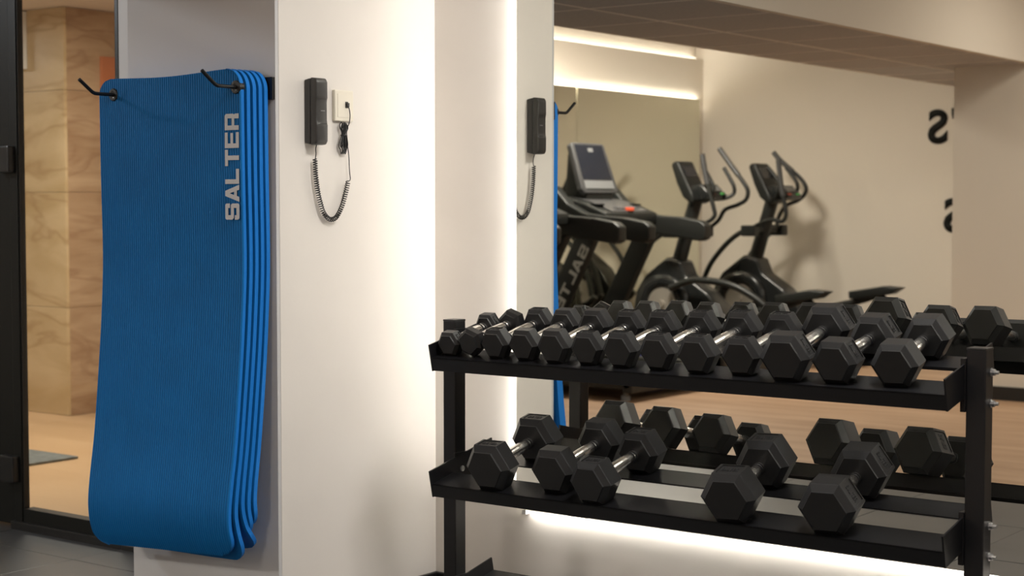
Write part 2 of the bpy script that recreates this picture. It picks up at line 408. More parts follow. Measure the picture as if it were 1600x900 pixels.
# stone clad pier in the corridor: slabs on two faces
pier = struct(MB().box((-9.6, 5.915, -0.05), (-7.64, 8.4, 2.335)).build('wall_pier', 'stone_joint'), 'beige veined stone pier beyond the glass')
zs = [0.0, 0.62, 1.28, 1.86, 2.328]
for k in range(4):
    z0, z1 = zs[k], zs[k + 1]
    for (xa, xb) in ((-8.60, -7.622), (-9.6, -8.604)):
        MB().cbox((xa, 5.895, z0 + 0.001), (xb, 5.915, z1 - 0.001), 0.001).build('stone_slab', 'marble', pier)
    for (ya, yb) in ((5.895, 7.0), (7.004, 8.4)):
        MB().cbox((-7.642, ya + (0.0205 if ya < 6 else 0), z0 + 0.001), (-7.620, yb, z1 - 0.001), 0.001).build('stone_slab', 'marble_side', pier)
tag(MB().cbox((-7.618, 6.145, 1.60), (-7.600, 6.60, 2.065), 0.003).build('wall_sign', 'orange'),
    'terracotta orange panel on the side of the stone pier beyond the glass', 'sign')
tag(MB().cbox((-8.12, 5.86, 1.99), (-7.95, 5.893, 2.322), 0.004).build('wall_panel', 'white'),
    'white panel high on the stone pier beyond the glass', 'panel')
em = MB().cbox((-7.6, 4.20, 0.0), (-6.29, 4.92, 0.012), 0.004).build('entrance_mat', 'corridor_mat')
em.matrix_world = Matrix.Translation((-6.3, 4.9, 0)) @ Matrix.Rotation(math.radians(0), 4, 'Z') @ Matrix.Translation((6.3, -4.9, 0))
tag(em, 'grey doormat lying on the corridor floor beyond the glass', 'doormat')

# ================================================================== BACKLIT MIRROR
mr = thing('wall_mirror', (-2.87, YW, 0.306), 'large frameless mirror with light glowing along its edges behind the dumbbell rack', 'mirror')
def loc_parent(o, root): o.parent = root; o.matrix_parent_inverse = Matrix.Translation(-Vector(root.location)); return o
def pbuild(mb, name, m, root, **k): return loc_parent(mb.build(name, m, **k), root)
MX1 = 0.9
pbuild(MB().box((-2.87, YM, 0.306), (MX1, YM + 0.005, 2.15)), 'mirror_glass', 'mirror', mr)
pbuild(MB().box((-2.84, YM + 0.0055, 0.34), (MX1 - .03, YW - 0.0005, 2.11)), 'backing_frame', 'white', mr)
pbuild(MB().box((-2.8655, YM + 0.0065, 0.34), (-2.8635, YW - 0.003, 2.12)), 'led_strip', 'led', mr)
pbuild(MB().box((-2.83, YM + 0.0065, 0.3115), (MX1 - .03, YW - 0.003, 0.3135)), 'led_strip', 'led_bottom', mr)
pbuild(MB().cbox((-2.853, YM + 0.004, 0.292), (-2.838, YW - 0.001, 0.312), 0.001), 'clip', 'white', mr)

# far mirror behind the machines: two panels, each a thing
XA = -7.42
for i, (ya, yb) in enumerate(((-2.995, 0.2), (-4.90, -3.0))):
    lab = ('long mirror panel behind the treadmills, lit along its top edge', 'short mirror panel next to the room corner behind the cross trainers, lit along its top')[i]
    t = thing('wall_mirror', (XA, (ya + yb) / 2, 0.3), lab, 'mirror', 'mirrors on the far side wall')
    pbuild(MB().box((XA + 0.028, ya, 0.3), (XA + 0.033, yb, 2.14)), 'mirror_glass', 'mirror_far', t)
    pbuild(MB().box((XA + 0.001, ya + 0.03, 0.33), (XA + 0.0275, yb - 0.03, 2.09)), 'backing_frame', 'white', t)
    pbuild(MB().box((XA + 0.004, ya + 0.01, 2.132), (XA + 0.026, yb - 0.01, 2.134)), 'led_strip', 'led_far', t)

# ================================================================== DUMBBELL RACK
TH = math.atan(0.2226)
E_ = Vector((0, math.cos(TH), math.sin(TH))); N_ = Vector((0, -math.sin(TH), math.cos(TH)))
RX0, RX1 = -2.836, -1.372          # inner faces of the posts
TIERS = (0.753, 0.408, 0.063)
rack = thing('dumbbell_rack', (-2.1, 3.52, 0.0), 'black steel three tier dumbbell rack with sloping shelves standing by the mirror', 'rack')
def tier_pt(z, s, h, x): return Vector((x, 3.402, z)) + E_ * s + N_ * h
def slab(mb, z, s0, s1, h0, h1, x0, x1):
    V = [tier_pt(z, s, h, x) for x in (x0, x1) for (s, h) in ((s0, h0), (s1, h0), (s1, h1), (s0, h1))]
    return mb.add(V, [(0, 1, 2, 3), (7, 6, 5, 4), (0, 4, 5, 1), (1, 5, 6, 2), (2, 6, 7, 3), (3, 7, 4, 0)])
for (xa, xb) in ((RX0 - 0.043, RX0), (RX1, RX1 + 0.045)):
    mb = MB().cbox((xa, 3.502, 0.0), (xb, 3.548, 0.882), 0.003)
    p = pbuild(mb, 'post', 'steel', rack)
    c = MB().cbox((xa - 0.0005, 3.5015, 0.880), (xb + 0.0005, 3.5485, 0.8855), 0.002).build('end_cap', 'black_trim', p)
    c.matrix_parent_inverse = Matrix.Translation((2.1, -3.52, 0)) @ Matrix.Translation((0, 0, 0)); c.matrix_parent_inverse = Matrix.Identity(4)
for (xa, xb) in ((RX0 - 0.043, RX0), (RX1, RX1 + 0.045)):
    pbuild(MB().cbox((xa - 0.01, 3.28, 0.0), (xb + 0.01, 3.76, 0.035), 0.004), 'foot', 'steel', rack)
for z in TIERS:
    a, b = RX0 + 0.005, RX1 - 0.005
    mb = MB(); slab(mb, z, 0.0, 0.004, 0.0, 0.036, a, b); slab(mb, z, 0.0, 0.095, 0.032, 0.036, a, b)
    pbuild(mb, 'front_rail', 'steel', rack)
    mb = MB(); slab(mb, z, 0.276, 0.280, 0.0, 0.036, a, b); slab(mb, z, 0.192, 0.280, 0.032, 0.036, a, b)
    pbuild(mb, 'rear_rail', 'steel', rack)
    for (xa, xb) in ((RX0 + 0.0005, RX0 + 0.005), (RX1 - 0.005, RX1 - 0.0005)):
        pbuild(slab(MB(), z, -0.001, 0.282, -0.001, 0.073, xa, xb), 'end_plate', 'steel', rack)
    for (xa, xb, so) in ((RX0 - 0.001, RX0 + 0.004, -1), (RX1 - 0.011, RX1 + 0.001, 1)):
        pbuild(MB().cbox((xa, 3.496, z - 0.012), (xb, 3.556, z + 0.108), 0.001), 'mounting_flange', 'steel', rack)
        for dz in (0.007, 0.077):
            bx = (RX1 + 0.045) if so > 0 else (RX0 - 0.043)
            m2 = MB(); s = so
            m2.lathe([(0, 0.010), (s * 0.002, 0.010), (s * 0.0021, 0.0075), (s * 0.009, 0.0075), (s * 0.0091, 0.0042), (s * 0.017, 0.004)], (bx, 3.537, z + dz), 'x', 8)
            pbuild(m2, 'bolt', 'zinc', rack)
    pbuild(MB().lathe([(0, 0.008), (0.004, 0.008), (0.006, 0.004)], (RX0 + 0.005, 3.525, z + 0.062), 'x', 10), 'bolt', 'zinc', rack)

# ================================================================== DUMBBELLS
def hex_head(R, L, facet, sgn, c=0.24, rf=0.77):
    """six sided head along +y, flat side down; returns mesh builder and the frame of the label recess"""
    V = []; F = []
    prof = [(0, rf * R * 0.955), (0.018 * R / 0.06, rf * R), (c * R, R * 0.985), (c * R + 0.03 * R, R), (L - c * R - 0.03 * R, R), (L - c * R, R * 0.985), (L - 0.018 * R / 0.06, rf * R), (L, rf * R * 0.955)]
    prof[0] = (0, rf * R * 0.97); prof[1] = (0.004, rf * R); prof[-2] = (L - 0.004, rf * R); prof[-1] = (L, rf * R * 0.97)
    for a, r in prof:
        for k in range(6):
            t = math.radians(60 * k); V.append(Vector((r * math.cos(t), a, r * math.sin(t))))
    n = len(prof)
    fr = None
    for i in range(n - 1):
        for k in range(6):
            q = (i * 6 + k, i * 6 + (k + 1) % 6, (i + 1) * 6 + (k + 1) % 6, (i + 1) * 6 + k)
            if i == 3 and k == facet:
                P = [V[j] for j in q]; cen = sum(P, Vector()) / 4
                tn = Vector((math.cos(math.radians(60 * k + 30)), 0, math.sin(math.radians(60 * k + 30))))
                w_ = (P[1] - P[0]); l_ = (P[3] - P[0])
                inn = [cen + (p - cen) * 0.86 for p in P]; wl = w_.normalized(); ll = l_.normalized()
                inn = [cen + wl * (w_.length * 0.5 * 0.80 * sx) + ll * (l_.length * 0.5 * 0.86 * sy) for sx, sy in ((-1, -1), (1, -1), (1, 1), (-1, 1))]
                low = [p - tn * 0.0022 for p in inn]
                o = len(V); V += inn + low
                for j in range(4):
                    F.append((q[j], q[(j + 1) % 4], o + (j + 1) % 4, o + j))
                    F.append((o + j, o + (j + 1) % 4, o + 4 + (j + 1) % 4, o + 4 + j))
                F.append((o + 4, o + 5, o + 6, o + 7))
                fr = (cen - tn * 0.0022, wl, ll, tn, w_.length * 0.80, l_.length * 0.86)
            else: F.append(q)
    F.append(tuple(range(6))[::-1]); F.append(tuple(range((n - 1) * 6, n * 6)))
    return MB().add(V, F), fr

def letters(text, origin, ux, uy, un, w_, h_, depth, gap, m, link):
    step = w_ / (len(text) + (len(text) - 1) * gap)
    for i, ch in enumerate(text):
        mb = MB(); word(mb, ch, Vector(origin) + Vector(ux) * (i * (1 + gap) * step), ux, uy, un, step, h_, depth)
        link(mb, 'letter', m)
# x, across corners, head length, start on slope, total length, yaw deg, roll deg, label facet (0 right-up, 1 top, 4 bottom = unseen)
UP = [(-2.790, 0.074, 0.045, 0.022, 0.222, -2, 0, 0), (-2.7155, 0.080, 0.042, 0.022, 0.225, 0, -21, 4), (-2.633, 0.091, 0.050, 0.022, 0.250, -1, 0, 1),
      (-2.538, 0.094, 0.052, 0.022, 0.250, -1.5, 0, 4), (-2.438, 0.100, 0.054, 0.016, 0.250, -1, 0, 4), (-2.338, 0.098, 0.050, 0.022, 0.251, -0.5, 0, 1),
      (-2.236, 0.104, 0.052, 0.018, 0.248, 0.8, 0, 1), (-2.128, 0.104, 0.054, 0.020, 0.264, 0.5, 0, 1), (-2.013, 0.107, 0.058, 0.014, 0.277, 0.6, 0, 1),
      (-1.896, 0.105, 0.056, 0.024, 0.271, -1, 0, 1), (-1.768, 0.128, 0.074, 0.002, 0.318, -3, 0, 0), (-1.648, 0.114, 0.073, 0.013, 0.281, 0, 0, 0),
      (-1.504, 0.114, 0.077, 0.020, 0.287, -3.5, 0, 4)]
LOW = [(-2.637, 0.143, 0.081, -0.004, 0.300, -2, 0, 1), (-2.450, 0.134, 0.076, 0.030, 0.303, -1.5, 0, 4), (-2.309, 0.127, 0.080, -0.004, 0.306, 0, 0, 1),
       (-1.907, 0.143, 0.098, -0.010, 0.326, -7, 0, 1), (-1.655, 0.141, 0.101, -0.002, 0.325, -6, 0, 0)]
UPL = ['smallest black hex dumbbell at the left end of the upper shelf',
       'small black hex dumbbell tipped over on an edge, second on the upper shelf',
       'black hex dumbbell with lettering on top, third from left on the upper shelf',
       'black hex dumbbell with plain top, fourth from left on the upper shelf',
       'black hex dumbbell with plain top, fifth from left on the upper shelf',
       'black hex dumbbell with lettering on top, sixth from left on the upper shelf',
       'black hex dumbbell in the very middle of the upper shelf, seventh from left',
       'black hex dumbbell with lettering on top, eighth from left on the upper shelf',
       'black hex dumbbell with lettering on top, ninth from left on the upper shelf',
       'black hex dumbbell with lettering on top, left neighbour of the biggest upper shelf one',
       'biggest black hex dumbbell of the upper shelf, lettering on its sloping right side',
       'large black hex dumbbell with lettered right side, second from right on the upper shelf',
       'large plain black hex dumbbell at the right end of the upper shelf by the post']
LOWL = ['black hex dumbbell with lettered top at the left end of the lower shelf',
        'plain topped black hex dumbbell in the middle of the left three on the lower shelf',
        'black hex dumbbell with lettered top, right one of the left three on the lower shelf',
        'big black hex dumbbell standing alone at the centre of the lower shelf',
        'big black hex dumbbell with lettered right side at the right end of the lower shelf']
def dumbbell(z, spec, label, group):
    x, D, L, s0, T, yaw, roll, facet = spec
    R = D / 2
    h = 0.0365 + (R * 0.866 if not roll else R * math.cos(math.radians(30 - abs(roll))))
    c = tier_pt(z, s0, h, x)
    ya, ro = math.radians(yaw), math.radians(roll)
    ax = (E_ * math.cos(ya) + Vector((1, 0, 0)) * math.sin(ya)).normalized()
    tx = (Vector((1, 0, 0)) * math.cos(ya) - E_ * math.sin(ya)).normalized()
    tx2 = tx * math.cos(ro) + N_ * math.sin(ro); nz = tx2.cross(ax).normalized()
    root = thing('dumbbell', (0, 0, 0), label, 'dumbbell', group)
    mw = Matrix((tx2, ax, nz)).transposed().to_4x4(); mw.translation = c
    root.matrix_world = mw
    for q in (0, 1):
        mb, fr = hex_head(R, L, facet, 1)
        hd = mb.build('weight_head', 'rubber', root)
        if q: hd.location = (0, T - L, 0)
        if fr and facet != 4:
            cen, wl, ll, tn, ww, lh = fr
            wl = -wl                                  # reading direction seen from outside, from the front end
            t = MB(); wd, ht = ww * 0.74, lh * 0.34
            word(t, 'SALTER', cen - wl * (wd / 2) - ll * (ht / 2), wl, ll, tn, wd, ht, 0.0014)
            t.build('lettering', 'rubber_letter', hd)
    a, b = L - 0.002, T - L + 0.002; r = 0.0135 + 0.02 * R; g = b - a
    hb = MB().lathe([(a, r * 0.86), (a + 0.006, r * 0.86), (a + 0.0062, r), (a + 0.012, r), (a + 0.02, r * 0.92), (a + g * 0.35, r * 1.04), (a + g * 0.5, r * 1.08), (a + g * 0.65, r * 1.04),
                     (b - 0.02, r * 0.92), (b - 0.012, r), (b - 0.0062, r), (b - 0.006, r * 0.86), (b, r * 0.86)], (0, 0, 0), 'y', 20)
    hd = hb.build('handle', 'chrome', root)
    for t in (a + 0.014, b - 0.014, a + 0.024, b - 0.024):
        MB().lathe([(-0.0016, r * 1.0), (-0.0016, r * 1.02), (0.0016, r * 1.02), (0.0016, r * 1.0)], (0, t, 0), 'y', 20).build('grip_ring', 'dark_ring', hd)
    return root
for s, l in zip(UP, UPL): dumbbell(TIERS[0], s, l, 'dumbbells on the upper shelf')
for s, l in zip(LOW, LOWL): dumbbell(TIERS[1], s, l, 'dumbbells on the lower shelf')

# ================================================================== EXERCISE MATS ON HOOKS
hookz = 1.521; HX = (-3.769, -3.262)
hk = thing('mat_rack', (-3.5, 3.178, hookz), 'black wall bar with two bent hooks holding the blue mats', 'wall hook rack')
pbuild(MB().cbox((-3.80, 3.168, 1.49), (-3.2035, 3.1779, 1.551), 0.001), 'backplate', 'steel', hk)
for hx in HX:
    pbuild(MB().tube(spline([(hx, 3.172, hookz), (hx, 3.10, hookz), (hx, 3.035, hookz), (hx, 3.018, hookz + 0.002), (hx, 3.002, hookz + 0.012), (hx, 2.968, hookz + 0.037)], 4), 0.0052, 10), 'hook', 'steel', hk)

def interp(P, z):
    """P: [(z, y)] descending z, smooth"""
    if z >= P[0][0]: return P[0][1]
    for (z0, y0), (z1, y1) in zip(P, P[1:]):
        if z1 <= z <= z0:
            t = (z0 - z) / (z0 - z1); return y0 + (y1 - y0) * t
    return P[-1][1]
MATP = [  # right edge, bottom z at left and right, front profile (z, y)
    dict(xr=-3.245, zb=(0.212, 0.245), P=[(1.57, 3.090), (1.3, 3.092), (1.06, 3.096), (0.90, 3.089), (0.75, 3.077), (0.55, 3.057), (0.43, 3.039), (0.36, 3.031), (0.31, 3.033), (0.27, 3.043), (0.24, 3.056), (0.20, 3.080)]),
    dict(xr=-3.238, zb=(0.212, 0.226), P=[(1.57, 3.106), (1.3, 3.108), (1.06, 3.112), (0.90, 3.105), (0.75, 3.093), (0.55, 3.072), (0.43, 3.055), (0.36, 3.049), (0.31, 3.057), (0.27, 3.070), (0.24, 3.085), (0.20, 3.108)]),
    dict(xr=-3.231, zb=(0.225, 0.252), P=[(1.57, 3.122), (1.3, 3.124), (1.06, 3.127), (0.90, 3.120), (0.75, 3.108), (0.55, 3.087), (0.43, 3.071), (0.37, 3.068), (0.32, 3.080), (0.285, 3.101), (0.25, 3.132), (0.20, 3.155)]),
    dict(xr=-3.224, zb=(0.30, 0.292), P=[(1.57, 3.137), (1.3, 3.139), (1.06, 3.142), (0.90, 3.135), (0.75, 3.123), (0.55, 3.102), (0.43, 3.086), (0.37, 3.085), (0.32, 3.101), (0.28, 3.125), (0.20, 3.15)]),
    dict(xr=-3.217, zb=(0.325, 0.315), P=[(1.57, 3.151), (1.3, 3.153), (1.06, 3.156), (0.90, 3.149), (0.75, 3.138), (0.55, 3.117), (0.43, 3.101), (0.37, 3.102), (0.32, 3.120), (0.20, 3.16)]),
]
MATL = ['frontmost blue ribbed exercise mat with large grey lettering, hanging on the hooks',
        'second blue exercise mat from the front, hanging longest behind the lettered one',
        'middle blue exercise mat of the five hanging on the hooks',
        'fourth blue exercise mat from the front of the hanging stack',
        'rearmost blue exercise mat, closest to the pillar on the hooks']
def exercise_mat(i):
    d = MATP[i]; TK = 0.0125; ZT = 1.566 - 0.0005 * i; W = 0.59; RC = 0.055
    xr = d['xr']; xl = xr - W
    # smooth profile
    ctrl = spline([(0, y, z) for z, y in d['P']], 5); prof = [(p.z, p.y) for p in ctrl]
    zr = []; z = ZT
    while z > ZT - RC: zr.append(z); z -= 0.006
    while z > 0.45: zr.append(z); z -= 0.035
    while z > 0.20: zr.append(z); z -= 0.008
    nrib = 66 if i == 0 else 4; per = 4 if i == 0 else 1
    cols = nrib * per
    def row(z):
        # half width reduction by the rounded corners, top and bottom
        zb = (d['zb'][0] + d['zb'][1]) / 2
        ins = 0.0
        for dd in (ZT - z, z - zb):
            if dd < RC: ins = max(ins, RC - math.sqrt(max(0, RC * RC - (RC - max(dd, 0)) ** 2)))
        return ins
    zb_mid = (d['zb'][0] + d['zb'][1]) / 2
    zr = [z for z in zr if z > zb_mid + 0.001] + [zb_mid]
    fv = []; bv = []
    for z in zr:
        ins = row(z); f = max(0.0, min(1.0, (0.9 - z) / 0.65))
        r0, b0 = [], []
        for j in range(cols + 1):
            u = j / cols
            x = min(max(xl + W * u, xl + ins), xr - ins)
            zz = z + ((d['zb'][0] - zb_mid) * (1 - u) + (d['zb'][1] - zb_mid) * u) * f * f
            zz += (0.004 * math.cos(2 * PI * u) + 0.006 * (u - 0.5)) * max(0, min(1, (z - 1.2) / 0.36))
            y = interp(prof, z)
            # slope normal in y-z
            e = 0.004; dy = (interp(prof, z + e) - interp(prof, z - e)) / (2 * e); nl = math.sqrt(1 + dy * dy)
            ny, nz = -1 / nl, dy / nl
            rib = 0.0
            if i == 0:
                ph = j % per; rib = (-0.0022, 0.0006, 0.0012, 0.0006)[ph]
            r0.append((x, y + ny * rib, zz + nz * rib)); b0.append((x, y - ny * TK, zz - nz * TK))
        fv.append(r0); bv.append(b0)
    nR = len(zr); nC = cols + 1
    mb = MB(); V = [p for r in fv for p in r]
    mb.add(V, [(a * nC + b, a * nC + b + 1, (a + 1) * nC + b + 1, (a + 1) * nC + b) for a in range(nR - 1) for b in range(cols)], True)
    root = thing('exercise_mat', ((xl + xr) / 2, interp(prof, 1.52), 0.25), MATL[i], 'exercise mat', 'blue mats hanging on the hooks')
    pbuild(mb, 'ribbed_face', 'mat_foam', root, fix=False)
    # back and rim
    mb = MB(); st = max(1, per)
    V = [p for r in bv for p in r]
    mb.add(V, [(a * nC + b, (a + 1) * nC + b, (a + 1) * nC + b + 1, a * nC + b + 1) for a in range(nR - 1) for b in range(cols)], True)
    rim_f = [fv[a][0] for a in range(nR)][::-1] + fv[0][1:-1] + [fv[a][-1] for a in range(nR)] + fv[-1][1:-1][::-1]
    rim_b = [bv[a][0] for a in range(nR)][::-1] + bv[0][1:-1] + [bv[a][-1] for a in range(nR)] + bv[-1][1:-1][::-1]
    n = len(rim_f)
    mb.add(rim_f + rim_b, [(k, (k + 1) % n, n + (k + 1) % n, n + k) for k in range(n)], True)
    pbuild(mb, 'foam_edge', 'mat_edge', root)['label'] = 'brighter blue foam edge'
    # eyelets
    for hx in HX:
        y = interp(prof, hookz)
        ring = MB().lathe([(-0.0025, 0.0075), (-0.0035, 0.010), (-0.0035, 0.0165), (-0.001, 0.0185), (TK, 0.0185), (TK, 0.0075)], (hx, y - 0.001, hookz), 'y', 24)
        pbuild(ring, 'eyelet', 'black_trim', root)
    if i == 0:
        yy = interp(prof, 1.45) - 0.0018
        # letters read upwards; letter tops point to the left
        letters('SALTER', (-3.252, yy, 1.163), (0, 0, 1), (-1, 0, 0), (0, -1, 0), 0.287, 0.054, 0.0006, 0.10, 'print', lambda q, nm, mm: pbuild(q, nm, mm, root))
    return root
for i in range(5): exercise_mat(i)

# ================================================================== TELEPHONE AND SOCKET
ph = thing('telephone', (-3.2, 3.31, 1.462), 'dark grey one-piece wall telephone with a coiled cord on the pillar side', 'telephone')
PY0, PY1, PZ0, PZ1 = 3.287, 3.334, 1.369, 1.556
pbuild(MB().prism([(-3.1995, PZ0 + 0.006), (-3.178, PZ0 + 0.002), (-3.178, PZ1 - 0.002), (-3.1995, PZ1 - 0.006)], PY0, PY1, 'y', 0.004, 3), 'base', 'phone', ph)
hs = pbuild(MB().prism([(-3.1775, PZ0), (-3.158, PZ0 + 0.002), (-3.1525, PZ0 + 0.012), (-3.1520, PZ0 + 0.055), (-3.1545, PZ0 + 0.066), (-3.1545, PZ0 + 0.093), (-3.1545, PZ1 - 0.066), (-3.1520, PZ1 - 0.055), (-3.1525, PZ1 - 0.012), (-3.158, PZ1 - 0.002), (-3.1775, PZ1)],
                       PY0 + 0.0005, PY1 - 0.0005, 'y', 0.005, 3), 'handset', 'phone', ph)
for z in (PZ0 + 0.060, PZ1 - 0.060):
    pbuild(MB().box((-3.157, PY0 + 0.016, z - 0.0012), (-3.1526, PY1 - 0.006, z + 0.0012)), 'groove', 'phone_dark', ph)
pbuild(MB().box((-3.1546, PY0 + 0.019, 1.4625), (-3.1539, PY1 - 0.012, 1.4655)), 'badge', 'silver', ph)
# cords
xq = -3.185
straight = spline([(-3.178, 3.315, 1.374), (-3.184, 3.316, 1.36), (xq, 3.318, 1.345), (xq, 3.315, 1.332)], 5)
coilp = spline([(xq, 3.314, 1.331), (xq, 3.317, 1.284), (xq, 3.325, 1.239), (xq, 3.336, 1.205), (xq, 3.348, 1.180), (xq, 3.371, 1.163), (xq, 3.398, 1.168), (xq, 3.422, 1.198), (xq, 3.438, 1.236), (xq, 3.449, 1.270)], 12)
def helix(path, r, pitch):
    P = [Vector(p) for p in path]; L = [0]
    for a, b in zip(P, P[1:]): L.append(L[-1] + (b - a).length)
    out = []; n = int(L[-1] / pitch * 10); k = 0
    for i in range(n + 1):
        s = L[-1] * i / n
        while k < len(P) - 2 and L[k + 1] < s: k += 1
        t = (s - L[k]) / max(1e-9, L[k + 1] - L[k]); p = P[k].lerp(P[k + 1], t); d = (P[k + 1] - P[k]).normalized()
        nx = Vector((1, 0, 0)); ny = d.cross(nx).normalized(); a = 2 * PI * s / pitch
        out.append(p + nx * math.cos(a) * r + ny * math.sin(a) * r)
    return out
hx_ = helix(coilp, 0.0058, 0.0066)
pbuild(MB().tube(straight + [hx_[0]], 0.0014, 6), 'plain_cord', 'cord', ph)
pbuild(MB().tube(hx_, 0.0016, 6), 'coiled_cord', 'cord', ph)
pbuild(MB().tube(spline([tuple(hx_[-1]), (xq, 3.458, 1.277), (xq, 3.455, 1.30), (xq, 3.452, 1.345), (xq, 3.447, 1.372), (xq, 3.441, 1.40)], 5), 0.0014, 6), 'plain_cord', 'cord', ph)
bn = MB()
for k in range(7):
    o1 = (k - 3) * 0.0026; dx = (k % 3 - 1) * 0.003
    top, bot = 1.438 - (k % 2) * 0.004, 1.348 + (k % 3) * 0.005
    loop = [(xq + dx, 3.429 + o1, bot + 0.012), (xq + dx, 3.426 + o1 * 1.5, (top + bot) / 2 - 0.02), (xq + dx, 3.431 + o1 * 0.5, (top + bot) / 2 + 0.012), (xq + dx, 3.428 + o1 * 1.3, top - 0.012), (xq + dx, 3.433 + o1, top),
            (xq + dx + 0.002, 3.439 + o1, top - 0.012), (xq + dx + 0.002, 3.435 + o1 * 0.6, (top + bot) / 2 + 0.012), (xq + dx + 0.002, 3.436 + o1 * 1.3, (top + bot) / 2 - 0.02), (xq + dx, 3.437 + o1, bot + 0.01), (xq + dx, 3.432 + o1, bot), (xq + dx, 3.429 + o1, bot + 0.012)]
    bn.tube(spline(loop, 4), 0.0015, 6, cap=False)
pbuild(bn, 'bundled_cord', 'cord', ph)
pbuild(MB().tube([(xq + 0.001, 3.4325 + 0.0095 * math.cos(a * PI / 6), 1.400 + 0.0015 * math.sin(a * PI / 3)) if False else (xq + 0.0062 * math.sin(a * PI / 6), 3.4325 + 0.0105 * math.cos(a * PI / 6), 1.401) for a in range(13)], 0.0018, 6, cap=False), 'cable_tie', 'cord', ph)
pbuild(MB().tube(spline([(-3.184, 3.447, 1.486), (-3.180, 3.449, 1.478), (-3.180, 3.453, 1.458), (-3.182, 3.4515, 1.437), (xq, 3.445, 1.420)], 5), 0.0014, 6), 'plain_cord', 'cord', ph)
pbuild(MB().cbox((-3.1905, 3.442, 1.482), (-3.179, 3.4505, 1.493), 0.001), 'plug', 'phone_dark', ph)

so = thing('telephone_socket', (-3.2, 3.44, 1.485), 'square ivory wall socket with a black plug beside the telephone', 'socket')
pbuild(MB().cbox((-3.1997, 3.399, 1.441), (-3.188, 3.476, 1.529), 0.0035), 'plate', 'ivory', so)
pbuild(MB().cbox((-3.1885, 3.410, 1.4515), (-3.1868, 3.470, 1.5185), 0.0008), 'cover', 'ivory', so)
pbuild(MB().box((-3.1872, 3.4405, 1.479), (-3.1860, 3.452, 1.4965)), 'jack', 'phone_dark', so)

# ================================================================== BLACK WALL LETTERS (read in the mirror)
def font_mesh(ch, h, depth):
    cu = bpy.data.curves.new('glyph', 'FONT'); cu.body = ch; cu.size = 1.0; cu.offset = 0.030; cu.extrude = 0.0; cu.resolution_u = 5
    o = bpy.data.objects.new('glyph', cu); COL.objects.link(o)
    bpy.context.view_layer.update()
    me = bpy.data.meshes.new_from_object(o.evaluated_get(bpy.context.evaluated_depsgraph_get()))
    bpy.data.objects.remove(o); bpy.data.curves.remove(cu)
    bm = bmesh.new(); bm.from_mesh(me)
    bmesh.ops.remove_doubles(bm, verts=bm.verts[:], dist=1e-4)
    xs = [v.co.x for v in bm.verts]; yy = [v.co.y for v in bm.verts]
    x0, x1, y0, y1 = min(xs), max(xs), min(yy), max(yy)
    r = bmesh.ops.extrude_face_region(bm, geom=bm.faces[:])
    for v in [g for g in r['geom'] if isinstance(g, bmesh.types.BMVert)]: v.co.z += 1.0
    for v in bm.verts:
        v.co.x = (v.co.x - (x0 + x1) / 2) / (y1 - y0) * h; v.co.y = (v.co.y - (y0 + y1) / 2) / (y1 - y0) * h; v.co.z *= depth
    bm.to_mesh(me); bm.free(); me.materials.clear(); me.materials.append(M['letter']); return me
def wall_letter(ch, x, z, h, label, sx=1.0):
    me = font_mesh(ch, h, 0.012); o = bpy.data.objects.new('wall_letter', me); COL.objects.link(o)
    # reads along -x on the wall that faces +y
    o.matrix_world = Matrix(((-sx, 0, 0, x), (0, 0, 1, -5.0095), (0, 1, 0, z), (0, 0, 0, 1)))
    tag(o, label, 'letter', 'black letters on the far wall')
wall_letter('S', -5.228, 1.842, 0.280, 'upper black letter on the beige wall left of the far pillar in the mirror', 1.0)
wall_letter("'", -5.090, 1.945, 0.085, 'black apostrophe beside the upper letter, half hidden by the pillar in the mirror')
wall_letter('S', -5.085, 1.125, 0.280, 'lower black letter cut off by the far pillar in the mirror', 1.0)

